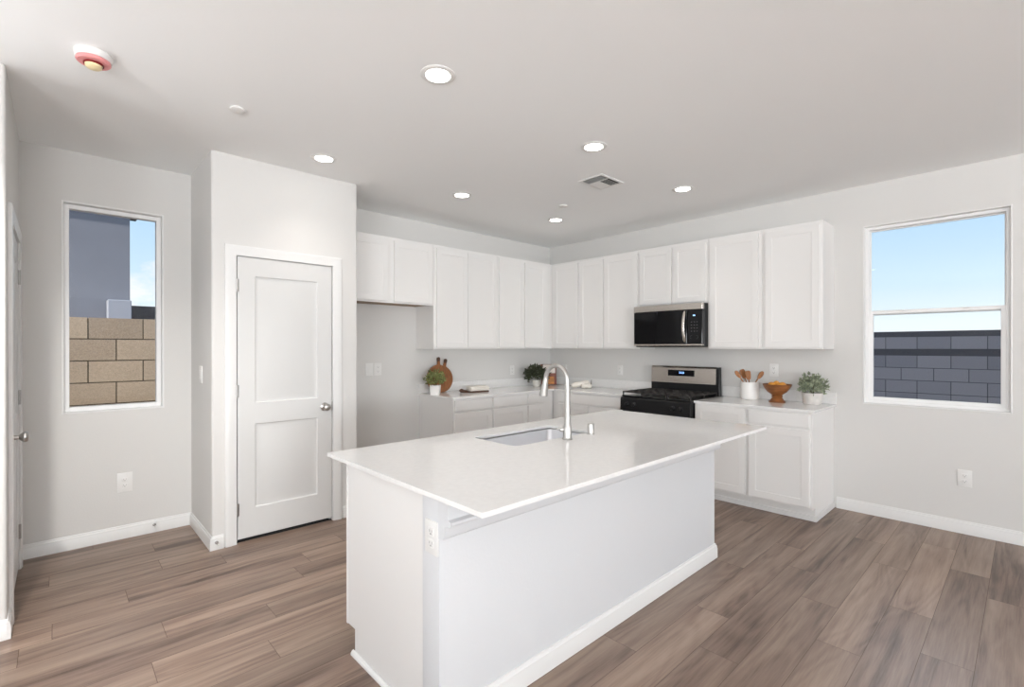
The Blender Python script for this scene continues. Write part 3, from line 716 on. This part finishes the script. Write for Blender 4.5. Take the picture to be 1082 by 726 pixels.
mb = MB(); mb.prism([(-.030, .886), (-.094, .886), (-.094, 1.0), (-.088, 1.17), (-.075, 1.184), (-.030, 1.184)], 'x', .0015, w-.0015); mb.build('backguard', 'black', e, sharp=25)
bgp = MB().prism([(-.0945, 1.008), (-.099, 1.010), (-.0935, 1.168), (-.079, 1.187), (-.060, 1.187), (-.060, 1.184), (-.075, 1.1845), (-.0885, 1.170)], 'x', .004, w-.028).build('backguard_panel', 'steel', e, sharp=25)
dsp = MB().box(.205, .500, -.1035, -.094, 1.083, 1.146, .002); dsp = dsp.build('display', 'blackglass', e)
mb = MB()
for x, ww in ((.335, .010), (.349, .010), (.366, .010), (.380, .010)): mb.box(x, x+ww, -.1039, -.1034, 1.112, 1.116); mb.box(x+ww-.002, x+ww, -.1039, -.1034, 1.112, 1.128); mb.box(x, x+ww, -.1039, -.1034, 1.126, 1.129)
mb.build('clock_segments', 'blue', dsp)

# ------------------------------------------------------------------ microwave
e = empty('microwave', (0, -1.6045, 1.392), RR, 'black and stainless over-the-range microwave above the gas range', 'microwave')
h = .425
MB().box(0.002, w-.002, -.405, -.002, 0, h, .003).build('microwave_case', 'black', e)
fy = -.405
MB().box(.002, w-.002, fy-.045, fy-.0005, h-.062, h-.001, .003).build('vent_band', 'steel', e)
d = MB().box(.004, .595, fy-.043, fy-.0005, .030, h-.064, .003).build('door', 'blackglass', e)
mb = MB().box(.605, w-.004, fy-.043, fy-.0005, .030, h-.064, .003)
for i in range(3):
    for j in range(4): mb.box(.640+i*.028, .650+i*.028, fy-.0433, fy-.0430, .150+j*.030, .154+j*.030, mi=1)
for cx_ in (.645, .695):
    for k in range(9):
        t0 = R(90+(k*22 if cx_ < .66 else -k*22)); mb.box(cx_+.016*math.cos(t0)-.0012, cx_+.016*math.cos(t0)+.0012, fy-.0433, fy-.0430, .095+.016*math.sin(t0)-.0012, .095+.016*math.sin(t0)+.0012, mi=1)
mb.build('control_panel', ['blackglass', 'slot2'], e)
MB().box(.004, w-.004, fy-.044, fy-.0005, .012, .029, .002).build('bottom_trim', 'steel', e)
pts = []
for i in range(13):
    t = i/12; pts.append((.578, fy-.050-.034*math.sin(PI*t), .048+t*.300))
mb = MB()
mb.tube(pts, [.006]+[.011]*11+[.006], 14)
mb.xf(Matrix.Translation((.578, 0, 0)) @ Matrix.Diagonal((1.35, 1, 1, 1)) @ Matrix.Translation((-.578, 0, 0)))
mb.build('handle', 'steel', d, sharp=40)
mb = MB(); mb.box(.660, .682, fy-.0434, fy-.0430, .300, .309); mb.build('display_segments', 'blue', e)
mb = MB()
for i in range(2): mb.box(.12+i*.28, .36+i*.28, -.34, -.12, -.003, .001, .001)
mb.build('grease_filter', 'steel', e)

# ------------------------------------------------------------------ wall plates
def plate(kind, loc, rz, label, s=1.0, cat=None, group=None):
    e = empty('wall_outlet' if kind == 'outlet' else 'light_switch' if kind == 'switch' else 'blank_plate', loc, rz, label, cat or ('outlet' if kind == 'outlet' else 'switch'), group)
    outlet_parts(e, kind, s)
plate('outlet', (-4.565, WY, .408), 0, 'white outlet low on the wall below the tall narrow window', 1.12)
plate('outlet', (0, -4.158, .412), RR, 'white outlet low on the wall below the wide window', 1.0)
plate('switch', (PX0, -.335, 1.192), R(-90), 'white rocker switch on the side of the pantry', 1.0)
plate('switch', (-2.662, 0, 1.171), 0, 'white wall plate in the fridge recess, nearer the pantry', 1.0)
plate('outlet', (-2.571, 0, 1.171), 0, 'white wall plate in the fridge recess, nearer the base cabinets', 1.0)
plate('outlet', (0, -2.842, 1.172), RR, 'white outlet on the wall above the fruit bowl', .95)
plate('outlet', (-.72, 0, 1.10), 0, 'white outlet on the back wall near the dark green plant', .95)
plate('outlet', (0, -.262, 1.10), RR, 'white outlet on the range wall beside the inside corner', .95)
plate('outlet', (0, -1.13, 1.115), RR, 'white outlet on the range wall between cream roll and range', .95)

# ------------------------------------------------------------------ spring door stops
def doorstop(loc, label):
    e = empty('door_stop', loc, 0, label, 'door stop', 'spring door stops')
    MB().lathe([(.001, 0), (.011, 0), (.011, .004), (.006, .006), (.001, .006)], 16).xf(Matrix.Rotation(R(90), 4, 'X')).build('mount', 'hinge', e)
    pts = [(.005*math.cos(i*PI/4), -.005-.045*i/72, .005*math.sin(i*PI/4)) for i in range(73)]
    MB().tube(pts, .0012, 6).build('spring', 'hinge', e)
    MB().lathe([(.001, 0), (.0065, 0), (.007, .008), (.005, .013), (.001, .014)], 14).xf(Matrix.Translation((0, -.05, 0)) @ Matrix.Rotation(R(90), 4, 'X')).build('tip', 'plastic', e)
doorstop((-4.392, WY-.0142, .058), 'small spring door stop on the baseboard below the tall window')
doorstop((-4.128, PY-.0142, .052), 'small spring door stop on the baseboard beside the pantry door')

# ------------------------------------------------------------------ ceiling fittings
def downlight(x, y, label, power=14, cone=112, aim=None):
    e = empty('downlight', (x, y, H), 0, label, 'ceiling light', 'recessed downlights')
    MB().lathe([(.060, -.004), (.064, -.007), (.078, -.006), (.086, -.003), (.087, -.0003), (.060, -.0003)], 40, cap0=False, cap1=False).build('trim_ring', 'plastic', e, sharp=40)
    MB().lathe([(.001, -.0065), (.040, -.0062), (.0605, -.004), (.0605, -.001)], 36, cap1=False).build('lens', 'lens', e, sharp=60)
    l = light('downlight_beam', 'SPOT', (x, y, H-.02), (0, 0, 0), power, (1, .93, .86) if power < 16 else (1, .975, .94), spot_size=R(cone), spot_blend=1.0, shadow_soft_size=.05)
    if aim: l.rotation_euler = (Vector(aim)-Vector((x, y, H))).to_track_quat('-Z', 'Y').to_euler()
    return e
downlight(-3.545, -2.475, 'large round downlight at top centre, nearest the camera')
downlight(-3.530, -1.030, 'round downlight in front of the pantry door')
downlight(-2.285, -2.475, 'round downlight just camera-side of the ceiling vent')
downlight(-2.300, -1.037, 'round downlight above the back-wall drawers, between pantry light and corner light')
downlight(-1.060, -1.045, 'round downlight nearest the inside corner of the cabinets')
downlight(-1.025, -2.460, 'round downlight nearest the microwave and range')

downlight(-5.30, -2.60, 'added fill downlight, unseen in the hall ceiling behind the wall end', 215, 74, (-4.78, -.55, .15))  # unseen spot added to brighten the window alcove and left floor
e = empty('smoke_detector', (-4.80, -1.535, H), 0, 'round white smoke detector under a red dust cover, on the ceiling', 'smoke detector')
MB().lathe([(.068, -.0005), (.070, -.006), (.068, -.026), (.064, -.030), (.001, -.030)], 36, cap1=False).build('base', 'plastic', e, sharp=40)
MB().lathe([(.063, -.0302), (.0635, -.040), (.058, -.045), (.001, -.046)], 36, cap0=False, cap1=False).build('dust_cover', 'pinkred', e, sharp=40)
MB().lathe([(.036, -.0455), (.037, -.0525), (.033, -.053), (.033, -.0465)], 30, cap0=False, cap1=False).build('rim', 'deepred', e, sharp=40)
MB().lathe([(.0325, -.0468), (.031, -.062), (.024, -.068), (.001, -.070)], 30, cap0=False, cap1=False).build('sensor', 'creamlens', e, sharp=40)
for x, y, lb in ((-4.178, -1.418, 'flat white sprinkler cover on the ceiling above the pantry corner'), (-1.403, -1.443, 'flat white sprinkler cover on the ceiling between vent and inside corner')):
    o = MB().lathe([(.034, -.0005), (.040, -.010), (.041, -.013), (.038, -.0145), (.001, -.015)], 32, cap1=False).build('sprinkler_cover', 'plastic', None, (x, y, H), sharp=40)
    tag(o, lb, 'sprinkler', 'sprinkler covers')
e = empty('air_vent', (-1.680, -2.090, H), 0, 'square white ceiling air register with angled louvres', 'air vent')
hx, hy = .150, .118
mb = MB(); rect = []
for a, b, c, d in ((-hx, hx, -hy, -hy+.022), (-hx, hx, hy-.022, hy), (-hx, -hx+.022, -hy+.022, hy-.022), (hx-.022, hx, -hy+.022, hy-.022)): mb.box(a, b, c, d, -.007, -.0003, .002)
mb.build('frame', 'plastic', e)
MB().box(-hx+.02, hx-.02, -hy+.02, hy-.02, -.0012, -.0004).build('duct', 'darkvent', e)
mb = MB()
def slat(x0, x1, y0, y1, tilt, axis):
    t = .0006
    if axis == 'x':   # slat runs along x, tilted about x
        c = (y0+y1)/2; hw = (y1-y0)/2
        poly = [(c-hw*math.cos(tilt), -.006-hw*math.sin(tilt)+t), (c+hw*math.cos(tilt), -.006+hw*math.sin(tilt)+t), (c+hw*math.cos(tilt), -.006+hw*math.sin(tilt)-t), (c-hw*math.cos(tilt), -.006-hw*math.sin(tilt)-t)]
        mb.prism(poly, 'x', x0, x1)
    else:
        c = (x0+x1)/2; hw = (x1-x0)/2
        poly = [(c-hw*math.cos(tilt), -.006-hw*math.sin(tilt)+t), (c+hw*math.cos(tilt), -.006+hw*math.sin(tilt)+t), (c+hw*math.cos(tilt), -.006+hw*math.sin(tilt)-t), (c-hw*math.cos(tilt), -.006-hw*math.sin(tilt)-t)]
        mb.prism(poly, 'y', y0, y1)
for i in range(5):   # centre field, louvres along x
    y = -.080+i*.016; slat(-.035, .125, y, y+.013, R(38), 'x')
for i in range(5):
    y = .010+i*.016; slat(-.035, .125, y, y+.013, R(-38), 'x')
for i in range(5):
    x = -.122+i*.0165; slat(x, x+.013, -.09, .09, R(38), 'y')
mb.box(-.040, -.035, -.094, .094, -.009, -.001); mb.box(-.035, .126, -.003, .003, -.009, -.001)
mb.build('louvres', 'plastic', e)

# ------------------------------------------------------------------ things on the counters
def foliage(seed, n, rx, rz, zc, leaf, wid, clump=1.0, droop=0, minr=.25):
    """many small bent leaves around short twigs, filling an ellipsoid"""
    rnd = random.Random(seed); mb = MB(); bm = mb.bm
    for i in range(n):
        th = rnd.uniform(0, 2*PI); ph = math.acos(rnd.uniform(-.75, 1)); rr_ = rnd.uniform(minr, 1)**.6*(1+.18*math.sin(5*th+seed)*clump)
        p = Vector((rx*rr_*math.sin(ph)*math.cos(th), rx*rr_*math.sin(ph)*math.sin(th), zc+rz*rr_*math.cos(ph)))
        d = (p-Vector((0, 0, zc-rz*.7))).normalized(); d = (d+Vector([rnd.uniform(-.7, .7) for _ in range(3)])).normalized()
        s = d.orthogonal().normalized(); s = (Matrix.Rotation(rnd.uniform(0, 2*PI), 3, d) @ s); nrm = d.cross(s)
        L_ = leaf*rnd.uniform(.7, 1.2); w_ = wid*rnd.uniform(.8, 1.2)
        a = bm.verts.new(p); b = bm.verts.new(p+d*L_*.45+s*w_-nrm*L_*.08); c = bm.verts.new(p+d*L_-nrm*L_*.25); e_ = bm.verts.new(p+d*L_*.45-s*w_-nrm*L_*.08); m_ = bm.verts.new(p+d*L_*.5+nrm*w_*.3)
        for t in ((a, b, m_), (b, c, m_), (c, e_, m_), (e_, a, m_)): mb.face(t)
    return mb
def twigs(seed, n, rx, rz, z0, zc):
    rnd = random.Random(seed); mb = MB()
    for i in range(n):
        th = rnd.uniform(0, 2*PI); ph = rnd.uniform(0, 1.2)
        q = Vector((rx*.8*math.sin(ph)*math.cos(th), rx*.8*math.sin(ph)*math.sin(th), zc+rz*.75*math.cos(ph)))
        a = Vector((.01*math.cos(th), .01*math.sin(th), z0)); mid = (a+q)/2+Vector((0, 0, .012)); mb.tube([a, mid, q], [.0016, .0013, .0008], 5)
    return mb
# left: two round paddle boards leaning on the wall
def paddle(name, loc, r, hl, tilt, lean, label):
    e = empty(name, loc, 0, label, 'cutting board'); 
    pts = []
    n = 40; a0 = math.asin(.017/r*1.9)
    for i in range(n+1):
        t = PI/2+a0*1.0+(2*PI-2*a0)*i/n; pts.append((r*math.cos(t), r+r*math.sin(t)))
    top = 2*r+hl; hw = .017
    pts += [(hw, 2*r+.004), (hw*.9, 2*r+hl*.5)]
    pts_h = [(hw*1.1, top-.02), (hw*.8, top-.004), (0, top), (-hw*.8, top-.004), (-hw*1.1, top-.02)]
    left = [(-hw*.9, 2*r+hl*.5), (-hw, 2*r+.004)]
    ly = Matrix.Rotation(-lean, 4, 'X') @ Matrix.Translation((0, 0, r)) @ Matrix.Rotation(tilt, 4, 'Y') @ Matrix.Translation((0, 0, -r))
    mb = MB().prism(pts + left if False else pts+[(hw*.9, 2*r+hl*.45)]+[(-hw*.9, 2*r+hl*.45)]+[(-hw, 2*r+.004)], 'y', -.016, 0); mb.xf(ly); mb.build('board', 'walnut', e, sharp=40)
    mb = MB().prism([(hw*.9, 2*r+hl*.45)]+pts_h+[(-hw*.9, 2*r+hl*.45)], 'y', -.016, 0); mb.xf(ly); mb.build('handle', 'darkwood', e, sharp=40)
    return e
paddle('cutting_board', (-1.893, -.098, CT), .152, .085, R(3), R(6.5), 'round paddle cutting board with upright handle behind the small potted plant')
paddle('cutting_board', (-1.835, -.060, CT), .145, .085, R(17), R(4), 'round paddle cutting board with slanted handle, tucked behind the other board')
# potted plant, left
def potted(loc, label, potmat, prof, leafmat, fol, tw, cat='potted plant', ribs=0, ribamp=0, square=False):
    e = empty('potted_plant', loc, 0, label, cat)
    if square:
        a, b, hh = prof; mb = MB(); bm = mb.bm
        rg = []
        for s_, z in ((a, 0), (b, hh), (b-.006, hh), (a-.002, .02)):
            rg.append([bm.verts.new((x, y, z)) for x, y in rrect(-s_, s_, -s_, s_, .008, 3)])
        for p, q in zip(rg, rg[1:]):
            for i in range(len(p)): mb.face((p[i], p[(i+1) % len(p)], q[(i+1) % len(p)], q[i]))
        mb.face(rg[0][::-1]); mb.face(rg[-1]); mb.xf(Matrix.Rotation(R(-43), 4, 'Z')); mb.build('pot', potmat, e); zs = hh-.012; rs = b*.85
    else:
        MB().lathe(prof, 48 if not ribs else 96, ribs=ribs, ribamp=ribamp).build('pot', potmat, e, sharp=50); zs = max(z for r, z in prof)-.012; rs = min(r for r, z in prof[2:4])*.9
    MB().lathe([(.001, zs), (rs, zs), (rs*.95, zs-.004), (.001, zs-.004)], 20).build('soil', 'soil', e)
    tw.build('stems', 'stem', e); fol.build('foliage', leafmat, e, smooth=False, recalc=False)
    return e
potted((-2.045, -.242, CT), 'small green plant in a square white pot before the cutting boards', 'ceramic', (.046, .053, .098), 'leaf1',
       foliage(2, 460, .100, .082, .160, .032, .010), twigs(2, 16, .09, .08, .09, .15), square=True)
potted((-.50, -.215, CT), 'dark green bushy plant in a small pale pot at the back corner', 'greypot', [(.001, 0), (.036, 0), (.046, .02), (.05, .075), (.047, .082), (.043, .078), (.041, .03), (.001, .02)], 'leaf2',
       foliage(5, 620, .135, .105, .150, .046, .011), twigs(5, 18, .12, .1, .06, .14))
potted((-.155, -3.200, CT), 'silvery green bushy plant in a ribbed whitewashed pot', 'whitewash', [(.001, 0), (.062, 0), (.068, .004), (.068, .012), (.071, .016), (.071, .036), (.074, .040), (.074, .062), (.077, .066), (.078, .098), (.072, .099), (.068, .09), (.064, .02), (.001, .015)], 'leaf3',
       foliage(9, 460, .090, .086, .160, .034, .013, 1.6), twigs(9, 20, .09, .085, .08, .15))
# serving board with a folded towel
e = empty('serving_board', (-1.545, -.30, CT), R(-10), 'dark wooden serving board with a short handle, under the folded cream towel', 'serving board')
MB().box(-.125, .125, -.07, .07, .0, .016, .004, 2).build('board', 'darkwood', e)
MB().tube([(-.12, 0, .009), (-.15, 0, .014), (-.185, 0, .024), (-.20, 0, .026)], [.014, .018, .022, .012], 12).build('handle', 'darkwood', e, sharp=50)
e = empty('folded_towel', (-1.525, -.30, CT+.0165), R(-10), 'folded cream towel lying on the dark serving board', 'towel')
for i, (dx, dz, a) in enumerate(((0, 0, 0), (.004, .0165, 1.5), (-.003, .033, -1))):
    MB().box(-.112+dx, .118+dx, -.058, .058, dz, dz+.0155, .007, 3).xf(Matrix.Rotation(R(a), 4, 'Z')).build('fold', 'linen', e)
# upright book in the corner behind the dark plant
e = empty('cookbook', (-.215, -.165, CT), R(-38), 'upright book with cream upper cover and orange-brown lower cover, in the counter corner', 'book')
lean = Matrix.Rotation(R(-9), 4, 'X')
MB().box(-.098, .098, -.030, -.004, 0, .262, .002).xf(lean).build('pages', 'paper', e)
MB().box(-.101, .101, -.036, -.031, 0, .268, .001).xf(lean).build('cover', 'redbrown', e)
MB().box(-.085, .088, -.0372, -.0362, .150, .262, 0).xf(lean).build('cover_panel', 'paper', e)
MB().box(-.085, .070, -.0372, -.0362, .010, .105, 0).xf(lean).build('cover_picture', 'foodprint', e)
# rolled cloths
e = empty('rolled_cloth', (-.30, -.80, CT), R(-42), 'cream rolled cloths with a dark strap, lying left of the range', 'cloth')
def roll(p, q, r, nm='roll'):
    p, q = Vector(p), Vector(q); n = 9; pts = []; rd = []
    for i in range(n):
        t = i/(n-1); pts.append(p.lerp(q, t)); rd.append(r*(.72 if i in (0, n-1) else 1-.06*math.sin(5*t*PI)))
    MB().tube(pts, rd, 18).build(nm, 'linen', e, sharp=60)
roll((-.135, -.02, .032), (.075, .02, .070), .030); roll((-.02, -.045, .030), (.10, -.03, .030), .028)
roll((.0, .05, .033), (.11, .045, .034), .031)
mb = MB()
pts = [(.105+.012*math.cos(t*2*PI), .012+.064*math.cos(t*2*PI+.4), .052+.049*math.sin(t*2*PI)) for t in [i/24 for i in range(25)]]
mb.tube(pts, .0045, 8, caps=False).build('strap', 'darkcloth', e)
# crock with wooden spoons
e = empty('utensil_crock', (-.135, -2.672, CT), 0, 'white ceramic crock standing between the range and the fruit bowl', 'crock')
MB().lathe([(.001, 0), (.070, 0), (.078, .006), (.080, .02), (.081, .150), (.079, .163), (.075, .165), (.072, .160), (.071, .02), (.001, .012)], 44).build('crock_body', 'ceramic', e, sharp=50)
def utensil2(side, fwd, lean_deg, L_, hw, hl, label, flat=False):
    """side: offset across the view (towards the window positive); lean to the same side"""
    ax = Vector((rt.x, rt.y, 0)).normalized(); ay = Vector((fw.x, fw.y, 0)).normalized()
    p = Vector((-.135, -2.672, CT+.0125))+ax*side+ay*fwd
    e = empty('wooden_spatula' if flat else 'wooden_spoon', p, math.atan2(ax.y, ax.x), label, 'wooden utensil', 'wooden utensils in the crock')
    mt = Matrix.Rotation(R(lean_deg), 4, 'Y')
    MB().tube([(0, 0, .006), (0, 0, L_*.5), (0, 0, L_-hl*.6)], [.0055, .005, .006], 10).xf(mt).build('handle', 'spoonwood', e)
    n = 22; poly = []
    for i in range(n):
        t = 2*PI*i/n; s = math.sin(t); c = math.cos(t)
        if flat: c = math.copysign(abs(c)**.5, c); s = math.copysign(abs(s)**.6, s)
        poly.append((hw*c*(1+.15*s), L_-hl*.5+hl*.5*s))
    MB().prism(poly, 'y', -.004, .004).xf(mt).build('blade' if flat else 'bowl', 'spoonwood', e, sharp=50)
utensil2(.045, -.012, -36, .318, .018, .085, 'wooden spoon leaning farthest from the fruit bowl in the crock')
utensil2(.040, .022, -22, .290, .024, .090, 'wooden spatula leaning beside the farthest spoon in the crock', True)
utensil2(.005, -.030, -9, .262, .024, .085, 'broad wooden spatula standing nearly upright in the crock', True)
utensil2(-.045, .006, 35, .305, .020, .085, 'wooden spoon leaning towards the fruit bowl in the crock')
# footed wooden bowl with oranges
bl = (-.205, -2.935)
e = empty('footed_bowl', (*bl, CT), 0, 'turned wooden footed bowl holding yellow-orange fruit', 'bowl')
MB().lathe([(.001, 0), (.066, 0), (.068, .006), (.060, .012), (.050, .026), (.040, .040), (.046, .052), (.040, .060), (.050, .072), (.076, .090), (.098, .118), (.114, .148), (.118, .160), (.114, .162), (.107, .150), (.090, .120), (.066, .098), (.001, .088)], 48).build('bowl_body', 'bowlwood', e, sharp=50)
for i, (dx, dy, dz, r, lb) in enumerate(((-.048, .030, .146, .033, 'yellow-orange fruit on the crock side of the wooden bowl'), (.030, .055, .146, .033, 'yellow-orange fruit at the back of the wooden bowl, by the wall'),
                         (-.040, -.045, .146, .033, 'yellow-orange fruit at the front of the wooden bowl'), (.040, -.030, .147, .033, 'yellow-orange fruit on the window side of the wooden bowl'), (-.002, .004, .166, .026, 'small yellow-orange fruit on top of the others in the bowl'))):
    mb = MB(); n = 14
    mb.lathe([(max(.0008, r*math.sin(PI*k/n)), -r*math.cos(PI*k/n)*.95) for k in range(n+1)], 22)
    o = mb.build('orange', 'orange', None, (bl[0]+dx, bl[1]+dy, CT+dz), sharp=70); tag(o, lb, 'fruit', 'fruit in the wooden bowl')
